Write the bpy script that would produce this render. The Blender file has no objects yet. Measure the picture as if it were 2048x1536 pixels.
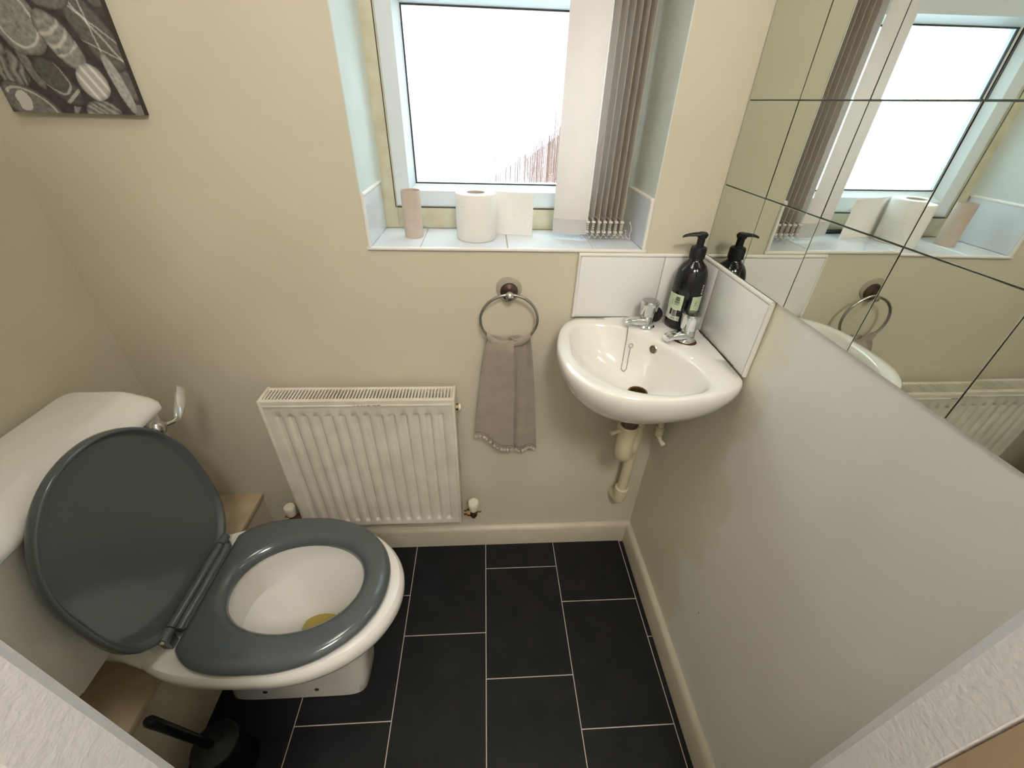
import bpy, bmesh, math, random
from mathutils import Vector, Matrix
random.seed(7)
scene = bpy.context.scene
COL = scene.collection
PI = math.pi

# ------------------------------------------------------------------ camera
CX, CY, CZ = -0.50254, -0.92952, 1.31021
YAW, PITCH, ROLL = 0.0731, -0.5954, 0.0321
cd = bpy.data.cameras.new('camera'); cam = bpy.data.objects.new('camera', cd); COL.objects.link(cam)
cd.sensor_width = 36; cd.lens = 14.7016; cd.clip_start = 0.01
fwd = Vector((math.sin(YAW)*math.cos(PITCH), math.cos(YAW)*math.cos(PITCH), math.sin(PITCH)))
rgt = Vector((math.cos(YAW), -math.sin(YAW), 0)); upv = rgt.cross(fwd)
r2 = math.cos(ROLL)*rgt + math.sin(ROLL)*upv; u2 = -math.sin(ROLL)*rgt + math.cos(ROLL)*upv
mw = Matrix((r2, u2, -fwd)).transposed().to_4x4(); mw.translation = Vector((CX, CY, CZ))
cam.matrix_world = mw
scene.camera = cam

# ------------------------------------------------------------------ light
scene.view_settings.view_transform = 'Standard'; scene.view_settings.look = 'None'
scene.view_settings.gamma = 1.0; scene.view_settings.exposure = 0.0
w = bpy.data.worlds.new('sky'); scene.world = w; w.use_nodes = True
w.node_tree.nodes['Background'].inputs[0].default_value = (0.74, 0.92, 1.0, 1)
w.node_tree.nodes['Background'].inputs[1].default_value = 8.5
def area(name, loc, rot, sx, sy, energy, color=(1, 1, 1), portal=False):
    l = bpy.data.lights.new(name, 'AREA'); l.shape = 'RECTANGLE'; l.size = sx; l.size_y = sy
    l.energy = energy; l.color = color
    o = bpy.data.objects.new(name, l); o.location = loc; o.rotation_euler = rot; COL.objects.link(o)
    if portal: l.cycles.is_portal = True
    return o
area('window_sky_portal', (-0.45, 0.245, 1.50), (-PI/2, 0, 0), 0.62, 0.95, 1, portal=True)

# ------------------------------------------------------------------ helpers
def s2l(c):
    c = c/255.0
    return c/12.92 if c <= .04045 else ((c+.055)/1.055)**2.4
def rgb(r, g, b): return (s2l(r), s2l(g), s2l(b), 1)
def material(name, col, rough=.5, metal=0., spec=.5, coat=0., noise=0., nscale=8., bump=0., bscale=60., col2=None, trans=0., sheen=0.):
    m = bpy.data.materials.new(name); m.use_nodes = True
    nt = m.node_tree; N = nt.nodes; L = nt.links
    p = N['Principled BSDF']
    p.inputs['Base Color'].default_value = col; p.inputs['Roughness'].default_value = rough
    p.inputs['Metallic'].default_value = metal; p.inputs['Specular IOR Level'].default_value = spec
    p.inputs['Coat Weight'].default_value = coat; p.inputs['Coat Roughness'].default_value = .08
    if sheen: p.inputs['Sheen Weight'].default_value = sheen
    tc = N.new('ShaderNodeTexCoord')
    if noise or col2:
        n = N.new('ShaderNodeTexNoise'); n.inputs['Scale'].default_value = nscale; n.inputs['Detail'].default_value = 6
        L.new(tc.outputs['Object'], n.inputs['Vector'])
        r = N.new('ShaderNodeValToRGB'); r.color_ramp.elements[0].position = .35; r.color_ramp.elements[1].position = .7
        c2 = col2 or tuple(c*(1-noise) for c in col[:3])+(1,)
        r.color_ramp.elements[0].color = c2; r.color_ramp.elements[1].color = col
        L.new(n.outputs['Fac'], r.inputs['Fac']); L.new(r.outputs['Color'], p.inputs['Base Color'])
    if bump:
        n2 = N.new('ShaderNodeTexNoise'); n2.inputs['Scale'].default_value = bscale; n2.inputs['Detail'].default_value = 4
        L.new(tc.outputs['Object'], n2.inputs['Vector'])
        b = N.new('ShaderNodeBump'); b.inputs['Strength'].default_value = bump; b.inputs['Distance'].default_value = .002
        L.new(n2.outputs['Fac'], b.inputs['Height']); L.new(b.outputs['Normal'], p.inputs['Normal'])
    return m

M = {}
M['wall'] = material('cream_wall_paint', rgb(210, 203, 183), .55, spec=.35, noise=.05, nscale=5, bump=.25, bscale=35, col2=rgb(205, 197, 176))
M['wall_r'] = material('pale_cream_wall_paint', rgb(234, 230, 227), .45, spec=.4, bump=.25, bscale=30, col2=rgb(230, 226, 221), nscale=6)
def wear(m, dark, patch=None, scale=4.5):
    """sparse small scuffs, and optionally an older yellower coat of paint near the basin, plus shade painted in below it"""
    nt = m.node_tree; N = nt.nodes; L = nt.links; p = N['Principled BSDF']
    src = p.inputs['Base Color'].links[0].from_socket
    geo = N.new('ShaderNodeNewGeometry')
    if patch:
        sx = N.new('ShaderNodeSeparateXYZ'); L.new(geo.outputs['Position'], sx.inputs[0])
        nz = N.new('ShaderNodeTexNoise'); nz.inputs['Scale'].default_value = 7; nz.inputs['Detail'].default_value = 3; L.new(geo.outputs['Position'], nz.inputs['Vector'])
        a = N.new('ShaderNodeMath'); a.operation = 'MULTIPLY_ADD'; L.new(nz.outputs['Fac'], a.inputs[0]); a.inputs[1].default_value = .35; L.new(sx.outputs['Y'], a.inputs[2])
        mr = N.new('ShaderNodeMapRange'); mr.inputs[1].default_value = -.20; mr.inputs[2].default_value = -.15; L.new(a.outputs[0], mr.inputs[0])
        mx = N.new('ShaderNodeMix'); mx.data_type = 'RGBA'; L.new(mr.outputs[0], mx.inputs[0]); L.new(src, mx.inputs[6]); mx.inputs[7].default_value = patch  # yellower coat; its full-height tone also paints the shade under the basin
        src = mx.outputs[2]
    mp = N.new('ShaderNodeMapping'); mp.inputs['Rotation'].default_value = (.5, .4, .3); mp.inputs['Scale'].default_value = (1, 1, .55); L.new(geo.outputs['Position'], mp.inputs['Vector'])
    vo = N.new('ShaderNodeTexVoronoi'); vo.inputs['Scale'].default_value = scale; L.new(mp.outputs[0], vo.inputs['Vector'])
    lt = N.new('ShaderNodeMath'); lt.operation = 'LESS_THAN'; lt.inputs[1].default_value = .014; L.new(vo.outputs['Distance'], lt.inputs[0])
    m2 = N.new('ShaderNodeMix'); m2.data_type = 'RGBA'; L.new(lt.outputs[0], m2.inputs[0]); L.new(src, m2.inputs[6]); m2.inputs[7].default_value = dark
    L.new(m2.outputs[2], p.inputs['Base Color'])
wear(M['wall'], rgb(128, 110, 84)); wear(M['wall_r'], rgb(140, 126, 104), rgb(225, 219, 199), 5.2)
M['reveal'] = material('white_reveal_paint', rgb(214, 218, 212), .5, bump=.2, bscale=30, col2=rgb(204, 210, 202), nscale=10)
M['ceiling'] = material('ceiling_paint', rgb(225, 222, 214), .8)
M['trimpaint'] = material('cream_gloss_paint', rgb(208, 198, 176), .35, noise=.08, nscale=14, bump=.15, bscale=40)
M['trimpale'] = material('pale_skirting_paint', rgb(205, 198, 176), .35, noise=.08, nscale=14, bump=.15, bscale=40)
M['lining'] = material('white_lining_paint', rgb(222, 217, 218), .5, bump=.5, bscale=160, noise=.03, nscale=50)
M['oldwood'] = material('varnished_pine', rgb(186, 160, 128), .5, noise=.08, nscale=9)
M['upvc'] = material('white_upvc', rgb(212, 218, 220), .3, noise=.03)
M['upvc_dirty'] = material('yellowed_upvc', rgb(204, 200, 176), .4, noise=.08, nscale=25, col2=rgb(188, 180, 150))
M['gasket'] = material('black_gasket_and_shadow_gap', rgb(35, 32, 34), .6)
M['tilewhite'] = material('white_ceramic_tile', rgb(232, 230, 228), .12, spec=.55, coat=.3)
M['grout'] = material('grey_grout', rgb(176, 162, 142), .9)
M['silltile'] = material('white_sill_tile', rgb(224, 230, 236), .12, spec=.55, coat=.3)
M['trimplastic'] = material('white_plastic_trim', rgb(232, 228, 220), .25)
M['ceramic'] = material('white_vitreous_china', rgb(238, 234, 228), .16, spec=.5, coat=.25)
M['ceramic_basin'] = material('white_basin_china', rgb(236, 232, 224), .07, spec=.6, coat=.6)
M['chrome'] = material('chrome', rgb(215, 218, 220), .1, metal=1)
M['chrome_dull'] = material('dull_chrome', rgb(190, 188, 184), .22, metal=1, noise=.15, nscale=40)
M['greyplastic'] = material('grey_plastic', rgb(82, 88, 90), .15, spec=.5, coat=.3)
M['radwhite'] = material('white_radiator_enamel', rgb(226, 220, 206), .35, noise=.06, nscale=18, bump=.1, bscale=80, col2=rgb(212, 205, 188))
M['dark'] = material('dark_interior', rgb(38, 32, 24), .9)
M['brass'] = material('tarnished_brass', rgb(120, 95, 60), .4, metal=.8, noise=.3, nscale=60)
M['copper'] = material('copper_pipe', rgb(170, 95, 60), .35, metal=.9)
M['plasticwhite'] = material('white_plastic', rgb(230, 222, 200), .35)
M['pipewhite'] = material('aged_white_plastic_pipe', rgb(214, 203, 172), .35, noise=.05, nscale=20)
M['towel'] = material('grey_beige_cotton', rgb(166, 154, 140), .95, bump=.8, bscale=900, noise=.12, nscale=30, sheen=.3)
M['paper'] = material('white_tissue_paper', rgb(238, 234, 228), .9, bump=.9, bscale=140)
M['card'] = material('grey_cardboard', rgb(196, 178, 162), .85, noise=.06, nscale=60)
M['black'] = material('black_glossy_plastic', rgb(14, 15, 18), .25, spec=.4)
M['blackmatt'] = material('black_matt_plastic', rgb(12, 12, 13), .5)
M['bottle'] = material('near_black_bottle', rgb(18, 19, 22), .12, spec=.5)
M['bottlegrey'] = material('dark_grey_print', rgb(46, 48, 53), .35)
M['label'] = material('pale_green_label', rgb(196, 208, 176), .5)
M['labelwhite'] = material('white_label_print', rgb(214, 216, 206), .5)
M['ink'] = material('dark_label_ink', rgb(40, 44, 40), .5)
M['mould'] = material('black_mould', rgb(38, 24, 14), .9, noise=.5, nscale=300)
M['rust'] = material('rust_stain', rgb(92, 48, 24), .9, noise=.4, nscale=200)
M['water'] = material('yellowish_water', rgb(176, 156, 84), .12, spec=.3)
M['brick'] = material('brown_brick', rgb(92, 60, 46), .9, noise=.4, nscale=6)
M['canvas_edge'] = material('dark_canvas_edge', rgb(58, 54, 50), .8)
M['bristle'] = material('white_bristle', rgb(200, 200, 195), .9)
M['ply'] = material('bare_plywood_top', rgb(206, 190, 160), .7, noise=.1, nscale=14, col2=rgb(184, 164, 132))
M['clear'] = material('clear_plastic', rgb(216, 206, 186), .2)
M['clear'].node_tree.nodes['Principled BSDF'].inputs['Transmission Weight'].default_value = .45

def glass_mat():
    m = bpy.data.materials.new('reeded_obscure_glass'); m.use_nodes = True
    nt = m.node_tree; N = nt.nodes; L = nt.links; N.clear()
    out = N.new('ShaderNodeOutputMaterial'); mix = N.new('ShaderNodeMixShader'); mix.inputs[0].default_value = .55
    tr = N.new('ShaderNodeBsdfTransparent'); rf = N.new('ShaderNodeBsdfRefraction'); rf.inputs['IOR'].default_value = 1.3
    rf.inputs['Roughness'].default_value = .05
    tr.inputs[0].default_value = (.97, .99, 1, 1); rf.inputs[0].default_value = (.98, .99, 1, 1)
    tc = N.new('ShaderNodeTexCoord'); mp = N.new('ShaderNodeMapping'); mp.inputs['Scale'].default_value = (230, 1, .8)
    nz = N.new('ShaderNodeTexNoise'); nz.inputs['Scale'].default_value = 1; nz.inputs['Detail'].default_value = 3
    b = N.new('ShaderNodeBump'); b.inputs['Strength'].default_value = 1; b.inputs['Distance'].default_value = .02
    L.new(tc.outputs['Object'], mp.inputs['Vector']); L.new(mp.outputs[0], nz.inputs['Vector'])
    L.new(nz.outputs['Fac'], b.inputs['Height']); L.new(b.outputs[0], rf.inputs['Normal'])
    L.new(tr.outputs[0], mix.inputs[1]); L.new(rf.outputs[0], mix.inputs[2]); L.new(mix.outputs[0], out.inputs[0])
    return m
M['glass'] = glass_mat()

def fabric_mat():
    m = material('cream_blind_fabric', rgb(242, 236, 224), .85, noise=.05, nscale=30, bump=.3, bscale=500)
    nt = m.node_tree; N = nt.nodes; L = nt.links
    p = N['Principled BSDF']; out = [n for n in N if n.type == 'OUTPUT_MATERIAL'][0]
    t = N.new('ShaderNodeBsdfTranslucent'); t.inputs[0].default_value = rgb(228, 218, 216)
    mx = N.new('ShaderNodeMixShader'); mx.inputs[0].default_value = .5
    L.new(p.outputs[0], mx.inputs[1]); L.new(t.outputs[0], mx.inputs[2]); L.new(mx.outputs[0], out.inputs[0])
    return m
M['blind'] = fabric_mat()

def floor_mat():
    """dark slate-look rectangular tiles, running bond, thin pale grout lines"""
    m = bpy.data.materials.new('charcoal_floor_tile'); m.use_nodes = True
    nt = m.node_tree; N = nt.nodes; L = nt.links; p = N['Principled BSDF']
    geo = N.new('ShaderNodeNewGeometry'); sx = N.new('ShaderNodeSeparateXYZ'); L.new(geo.outputs['Position'], sx.inputs[0])
    def mth(op, a, b=None, c=None):
        n = N.new('ShaderNodeMath'); n.operation = op
        for i, v in enumerate((a, b, c)):
            if v is None: continue
            if isinstance(v, (int, float)): n.inputs[i].default_value = v
            else: L.new(v, n.inputs[i])
        return n.outputs[0]
    W, LL, D0 = .24, .3259, .0311
    u = mth('DIVIDE', mth('MULTIPLY_ADD', sx.outputs['X'], -1, -D0), W)       # columns counted from the right wall
    col = mth('FLOOR', u); fu = mth('FRACT', u)
    # y offset of the joints in each column (columns -1..5)
    offs = {-1: -.345, 0: -.2306, 1: -.1089, 2: -.3138, 3: -.1913, 4: -.08, 5: -.29}
    off = None
    for k, v in offs.items():
        t = mth('MULTIPLY', mth('COMPARE', col, float(k), .1), v)
        off = t if off is None else mth('ADD', off, t)
    v = mth('DIVIDE', mth('SUBTRACT', off, sx.outputs['Y']), LL)
    fv = mth('FRACT', mth('ADD', v, 10.0))
    g = .0022
    du = mth('MULTIPLY', mth('MINIMUM', fu, mth('SUBTRACT', 1, fu)), W)
    dv = mth('MULTIPLY', mth('MINIMUM', fv, mth('SUBTRACT', 1, fv)), LL)
    d = mth('MINIMUM', du, dv)
    gm = mth('LESS_THAN', d, g/2)
    tc = N.new('ShaderNodeTexNoise'); tc.inputs['Scale'].default_value = 14; tc.inputs['Detail'].default_value = 8
    L.new(geo.outputs['Position'], tc.inputs['Vector'])
    rp = N.new('ShaderNodeValToRGB'); rp.color_ramp.elements[0].color = rgb(24, 24, 25); rp.color_ramp.elements[1].color = rgb(35, 35, 36)
    rp.color_ramp.elements[0].position = .3; rp.color_ramp.elements[1].position = .75
    L.new(tc.outputs['Fac'], rp.inputs['Fac'])
    sp = N.new('ShaderNodeTexVoronoi'); sp.inputs['Scale'].default_value = 9; L.new(geo.outputs['Position'], sp.inputs['Vector'])
    spk = mth('LESS_THAN', sp.outputs['Distance'], .012)
    m1 = N.new('ShaderNodeMix'); m1.data_type = 'RGBA'; L.new(spk, m1.inputs[0]); L.new(rp.outputs[0], m1.inputs[6]); m1.inputs[7].default_value = rgb(150, 145, 130)
    mx = N.new('ShaderNodeMix'); mx.data_type = 'RGBA'
    L.new(gm, mx.inputs[0]); L.new(m1.outputs[2], mx.inputs[6]); mx.inputs[7].default_value = rgb(196, 190, 178)
    L.new(mx.outputs[2], p.inputs['Base Color'])
    p.inputs['Roughness'].default_value = .5; p.inputs['Specular IOR Level'].default_value = .2
    b = N.new('ShaderNodeBump'); b.inputs['Strength'].default_value = .12; b.inputs['Distance'].default_value = .001
    n2 = N.new('ShaderNodeTexNoise'); n2.inputs['Scale'].default_value = 260; L.new(geo.outputs['Position'], n2.inputs['Vector'])
    L.new(n2.outputs['Fac'], b.inputs['Height']); L.new(b.outputs[0], p.inputs['Normal'])
    return m
M['floor'] = floor_mat()
def mirror_mat():
    m = material('silvered_mirror', rgb(212, 216, 208), .015, metal=1)
    return m
M['mirror'] = mirror_mat()

# ---- mesh builder
class MB:
    def __init__(s): s.v = []; s.f = []; s.m = []; s.mi = 0
    def add(s, vs, fs):
        o = len(s.v); s.v += [tuple(v) for v in vs]; s.f += [tuple(i+o for i in f) for f in fs]; s.m += [s.mi]*len(fs)
    def box(s, x0, x1, y0, y1, z0, z1):
        v = [(x, y, z) for z in (z0, z1) for y in (y0, y1) for x in (x0, x1)]
        s.add(v, [(0, 2, 3, 1), (4, 5, 7, 6), (0, 1, 5, 4), (2, 6, 7, 3), (0, 4, 6, 2), (1, 3, 7, 5)])
    def bbox(s, x0, x1, y0, y1, z0, z1, b=.003, seg=2):
        bm = bmesh.new(); bmesh.ops.create_cube(bm, size=1)
        for v in bm.verts: v.co = Vector(((x0+x1)/2+v.co.x*(x1-x0), (y0+y1)/2+v.co.y*(y1-y0), (z0+z1)/2+v.co.z*(z1-z0)))
        bmesh.ops.bevel(bm, geom=bm.edges[:], offset=b, segments=seg, affect='EDGES', profile=.5)
        bm.verts.ensure_lookup_table(); bm.verts.index_update()
        s.add([v.co for v in bm.verts], [[v.index for v in f.verts] for f in bm.faces]); bm.free()
    def rings(s, rs, cap0=True, cap1=True, closed=True):
        n = len(rs[0]); o = len(s.v)
        vs = [p for r in rs for p in r]; fs = []
        for k in range(len(rs)-1):
            for i in range(n if closed else n-1):
                j = (i+1) % n
                fs.append((k*n+i, k*n+j, (k+1)*n+j, (k+1)*n+i))
        if cap0: fs.append(tuple(range(n-1, -1, -1)))
        if cap1: fs.append(tuple((len(rs)-1)*n+i for i in range(n)))
        s.add(vs, fs)
    def lathe(s, prof, c=(0, 0, 0), ax=(0, 0, 1), n=32, cap0=True, cap1=True, fr=None):
        ax = Vector(ax).normalized(); a = ax.orthogonal().normalized(); b = ax.cross(a); c = Vector(c)
        rs = []
        for r, h in prof:
            rr = []
            for i in range(n):
                t = 2*PI*i/n; q = r*(fr(t, h) if fr else 1)
                rr.append(c+ax*h+a*(q*math.cos(t))+b*(q*math.sin(t)))
            rs.append(rr)
        s.rings(rs, cap0, cap1)
    def tube(s, pts, r, n=12, cap=True, closed=False):
        pts = [Vector(p) for p in pts]; k = len(pts)
        rr = r if isinstance(r, (list, tuple)) else [r]*k
        t0 = (pts[1]-pts[0]).normalized(); nrm = t0.orthogonal().normalized(); rs = []; tp = t0
        for i, p in enumerate(pts):
            if closed: t = (pts[(i+1) % k]-pts[i-1]).normalized()
            else: t = ((pts[min(i+1, k-1)]-p).normalized()+(p-pts[max(i-1, 0)]).normalized()).normalized()
            q = tp.rotation_difference(t); nrm = (q @ nrm); nrm = (nrm-t*nrm.dot(t)).normalized(); tp = t
            b = t.cross(nrm)
            rs.append([p+nrm*(rr[i]*math.cos(2*PI*j/n))+b*(rr[i]*math.sin(2*PI*j/n)) for j in range(n)])
        if closed:
            rs.append(rs[0]); s.rings(rs, False, False)
        else: s.rings(rs, cap, cap)
    def sphere(s, c, r, n=12, m=8, sc=(1, 1, 1)):
        c = Vector(c); rs = []
        for k in range(1, m):
            ph = PI*k/m
            rs.append([c+Vector((r*sc[0]*math.sin(ph)*math.cos(2*PI*i/n), r*sc[1]*math.sin(ph)*math.sin(2*PI*i/n), -r*sc[2]*math.cos(ph))) for i in range(n)])
        s.rings(rs)
    def prism(s, poly, z0, z1, mapf=None):
        f = mapf or (lambda x, y, z: (x, y, z))
        s.rings([[f(x, y, z0) for x, y in poly], [f(x, y, z1) for x, y in poly]])
    def build(s, name, mats, parent=None, smooth=True, angle=35, origin=None):
        if not isinstance(mats, (list, tuple)): mats = [mats]
        if origin is not None: ov = Vector(origin)
        elif parent is not None: ov = PL[parent.name]
        else:
            xs = [v[0] for v in s.v]; ys = [v[1] for v in s.v]; zs = [v[2] for v in s.v]
            ov = Vector(((min(xs)+max(xs))/2, (min(ys)+max(ys))/2, min(zs)))
        me = bpy.data.meshes.new(name); me.from_pydata([tuple(Vector(v)-ov) for v in s.v], [], s.f)
        for mt in mats: me.materials.append(mt)
        for p, i in zip(me.polygons, s.m): p.material_index = min(i, len(mats)-1)
        bm = bmesh.new(); bm.from_mesh(me)
        bmesh.ops.recalc_face_normals(bm, faces=bm.faces)
        if smooth:
            for f in bm.faces: f.smooth = True
            for e in bm.edges:
                if len(e.link_faces) == 2 and e.calc_face_angle(0) > math.radians(angle): e.smooth = False
        bm.to_mesh(me); bm.free()
        o = bpy.data.objects.new(name, me); COL.objects.link(o)
        PL[o.name] = ov.copy()
        if parent is not None:
            o.parent = parent; o.location = ov-PL[parent.name]
        else: o.location = ov
        return o
PL = {}
def empty(name, loc):
    o = bpy.data.objects.new(name, None); COL.objects.link(o); o.location = loc; o.empty_display_size = .05; PL[o.name] = Vector(loc); return o
def tag(o, label=None, cat=None, group=None, kind=None):
    if label: o['label'] = label
    if cat: o['category'] = cat
    if group: o['group'] = group
    if kind: o['kind'] = kind
    return o
def struct(o): o['kind'] = 'structure'; return o
def boxobj(name, mat, b, parent=None, bev=0):
    m = MB(); (m.bbox(*b, b=bev) if bev else m.box(*b)); return m.build(name, mat, parent)
def catmull(pts, n=8, closed=False):
    P = [Vector(p) for p in pts]; k = len(P); out = []
    rng = range(k) if closed else range(k-1)
    for i in rng:
        if closed: a, b, c, d = P[i-1], P[i], P[(i+1) % k], P[(i+2) % k]
        else: a, b, c, d = P[max(i-1, 0)], P[i], P[i+1], P[min(i+2, k-1)]
        for j in range(n):
            t = j/n
            out.append(.5*((2*b)+(c-a)*t+(2*a-5*b+4*c-d)*t*t+(3*b-a-3*c+d)*t**3))
    if not closed: out.append(P[-1])
    return out

# ------------------------------------------------------------------ room shell
XL, YF, ZC = -1.3805, -0.786, 2.32          # left wall, front wall (room face), ceiling
WX0, WX1, WZ0, WZ1, WD = -.7544, -.1455, 1.0404, 1.98, .1642
HX0, HX1, HY = -1.75, .65, -2.3             # hall extents
struct(boxobj('floor', M['floor'], (XL-.1, .1, -.84, .3, -.06, 0)))
m = MB()                                     # window wall with its opening
m.box(XL-.1, WX0, 0, .26, 0, ZC); m.box(WX1, .1, 0, .26, 0, ZC); m.box(WX0, WX1, 0, .26, 0, WZ0-.008); m.box(WX0, WX1, 0, .26, WZ1, ZC)
wb = struct(m.build('wall_back', M['wall'], smooth=False))
struct(boxobj('wall_left', M['wall'], (XL-.1, XL, -.80, 0, 0, ZC)))
struct(boxobj('wall_right', M['wall_r'], (0, .1, -.80, 0, 0, ZC)))
struct(boxobj('ceiling', M['ceiling'], (XL-.1, .1, -.80, .26, ZC, ZC+.08)))
DX0, DX1, DZ = -.803, -.104, 2.0
m = MB(); m.box(XL-.1, DX0-.02, -.90, YF, 0, ZC); m.box(DX1+.02, .1, -.90, YF, 0, ZC); m.box(DX0-.02, DX1+.02, -.90, YF, DZ+.02, ZC)
struct(m.build('wall_front', M['wall'], smooth=False))
# door opening: lining with an eased edge, then the older timber frame on the hall side
def lining(sx, x):
    m = MB(); c = .0075
    poly = [(x+sx*.02, YF+.001), (x+sx*c*.8, YF+.001), (x, YF-c), (x, -.831), (x+sx*.003, -.833), (x+sx*.02, -.833)]
    m.prism(poly, 0, DZ); return m
door = empty('door_1', (-.45, -.83, 0)); struct(door)
for sx, x in ((-1, DX0), (1, DX1)): lining(sx, x).build('door_lining', M['lining'], door)
boxobj('door_lining', M['lining'], (DX0-.02, DX1+.02, -.833, YF+.001, DZ, DZ+.02), door)
for sx, x in ((-1, DX0), (1, DX1)):
    a, b = sorted((x+sx*.0005, x+sx*.03)); boxobj('door_frame', M['oldwood'], (a, b, -.905, -.8335, 0, DZ+.02), door, .002)
# hall behind the doorway
struct(boxobj('floor', material('hall_grey_carpet', rgb(150, 146, 140), .95, noise=.2, nscale=200), (HX0, HX1, HY, -.84, -.06, 0)))
HW = material('hall_wall_paint', rgb(224, 222, 216), .7)
struct(boxobj('wall_hall_back', HW, (HX0, HX1, HY-.1, HY, 0, ZC)))
struct(boxobj('wall_hall_left', HW, (HX0-.1, HX0, HY, -.90, 0, ZC)))
struct(boxobj('wall_hall_right', HW, (HX1, HX1+.1, HY, -.90, 0, ZC)))
struct(boxobj('wall_hall_front', HW, (HX0, XL-.1, -.95, -.90, 0, ZC)))
struct(boxobj('wall_hall_side', HW, (.1, HX1, -.95, -.90, 0, ZC)))
struct(boxobj('ceiling', M['ceiling'], (HX0-.1, HX1+.1, HY-.1, -.80, ZC, ZC+.08)))
# hall lamp out of view, added as frontal fill light
lampm = bpy.data.materials.new('fill_lamp_opal'); lampm.use_nodes = True
pb = lampm.node_tree.nodes['Principled BSDF']; pb.inputs['Emission Color'].default_value = (1, .95, .88, 1); pb.inputs['Emission Strength'].default_value = 56
hl = empty('hall_fill_lamp', (-.30, -1.60, ZC-.12)); tag(hl, 'added round opal fill lamp, unseen in the hall behind the doorway', 'lamp')
m = MB(); m.lathe([(.06, .10), (.17, .095), (.19, .06), (.17, .02), (.10, 0), (.01, -.005)], (-.30, -1.60, ZC-.12)); m.build('fill_lamp_shade', lampm, hl)
m = MB(); m.lathe([(.08, .10), (.08, .118)], (-.30, -1.60, ZC-.12)); m.build('fill_lamp_base', M['plasticwhite'], hl)
# ceiling lamp added out of view to fill the bathroom with light
lampb = lampm.copy(); lampb.name = 'fill_lamp_opal_bathroom'; pb = lampb.node_tree.nodes['Principled BSDF']; pb.inputs['Emission Color'].default_value = (1, .95, .88, 1); pb.inputs['Emission Strength'].default_value = 14
bl = empty('bathroom_fill_lamp', (-.70, -.60, ZC-.10)); tag(bl, 'added round opal fill lamp, unseen above the toilet and basin', 'lamp')
m = MB(); m.lathe([(.05, .085), (.13, .08), (.15, .05), (.13, .015), (.08, 0), (.01, -.005)], (-.70, -.60, ZC-.10)); m.build('fill_lamp_shade', lampb, bl)
m = MB(); m.lathe([(.07, .085), (.07, .099)], (-.70, -.60, ZC-.10)); m.build('fill_lamp_base', M['plasticwhite'], bl)

# skirting boards with rounded top
def skirt(name, p0, p1, nx, ny, mat, h=.088, t=.0164):
    m = MB(); prof = [(0, 0), (t, 0), (t, h-.014), (t*.8, h-.006), (t*.45, h-.001), (0, h)]
    m.rings([[(p[0]+nx*a, p[1]+ny*a, z) for a, z in prof] for p in (p0, p1)])
    return struct(m.build(name, mat))
skirt('baseboard_back', (-1.205, 0), (0, 0), 0, -1, M['trimpaint'])
skirt('baseboard_right', (0, -.0164), (0, -.785), -1, 0, M['trimpale'])
skirt('baseboard_front', (-1.205, YF), (DX0-.021, YF), 0, 1, M['trimpaint'])
# boxed-in pipes along the left wall
bx = empty('pipe_boxing', (-1.29, -.4, 0)); tag(bx, 'low cream painted pipe boxing with bare board top, behind the toilet', 'boxing')
m = MB(); m.box(XL+.0005, -1.207, -.785, -.0005, 0, .258); m.build('front_panel', M['trimpaint'], bx, smooth=False)
m = MB(); m.bbox(XL+.0005, -1.203, -.785, -.0005, .258, .276, .0015); m.build('top_board', M['ply'], bx)

# ------------------------------------------------------------------ window
win = empty('window_1', (-.45, WD, WZ0)); struct(win)
# rounded plaster reveals
for sx, x in ((1, WX0), (-1, WX1)):
    m = MB(); prof = []
    R = .007
    pts = [(x-sx*.002, -.0008), (x+sx*.0005, -.0006), (x+sx*.0012, .004), (x+sx*.0012, .12), (x+sx*.004, .15), (x+sx*.010, WD), (x-sx*.002, WD)]
    m.prism(pts, WZ0+.104, WZ1); m.build('reveal_plaster', M['reveal'], win)
boxobj('reveal_head', M['reveal'], (WX0, WX1, 0, WD, WZ1-.003, WZ1), win)
# tiled sill and upstands
m = MB(); m.box(WX0, WX1, .0015, WD, WZ0-.0075, WZ0-.0012)
m.mi = 1
sj = [WX0, -.6447, -.4531, -.2596, WX1]
for a, b in zip(sj, sj[1:]): m.bbox(a+.001, b-.001, .001, WD-.001, WZ0-.006, WZ0, .0009, 1)
m.build('tiled_sill', [M['grout'], M['silltile']], win)
m = MB(); m.tube([(WX0-.002, -.001, WZ0-.003), (WX1+.002, -.001, WZ0-.003)], .004, 10); m.build('sill_trim', M['trimplastic'], win)
for sx, x in ((1, WX0), (-1, WX1)):
    m = MB(); a, b = sorted((x, x+sx*.007)); m.bbox(a, b, .001, WD-.001, WZ0+.0005, WZ0+.1035, .001, 1)
    m.build('tiled_upstand', M['silltile'], win)
    m = MB(); m.tube([(x+sx*.003, -.001, WZ0-.003), (x+sx*.003, -.001, WZ0+.1035)], .0042, 10)
    m.tube([(x+sx*.004, 0, WZ0+.1035), (x+sx*.004, WD-.002, WZ0+.1035)], .0045, 10); m.build('upstand_trim', M['trimplastic'], win)
def frame(name, x0, x1, z0, z1, wl, wb_, wr, wt, y0, y1, mat, bev=.003, parent=win):
    m = MB()
    m.bbox(x0, x0+wl, y0, y1, z0, z1, bev); m.bbox(x1-wr, x1, y0, y1, z0, z1, bev)
    m.bbox(x0+wl-.001, x1-wr+.001, y0+.0002, y1, z0, z0+wb_, bev); m.bbox(x0+wl-.001, x1-wr+.001, y0+.0002, y1, z1-wt, z1, bev)
    return m.build(name, mat, parent)
GZ0, GZ1 = 1.140, 1.464
fr = frame('window_frame', WX0, WX1, WZ0, WZ1, .040, .050, .040, .05, WD, WD+.07, M['upvc_dirty'])
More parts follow.
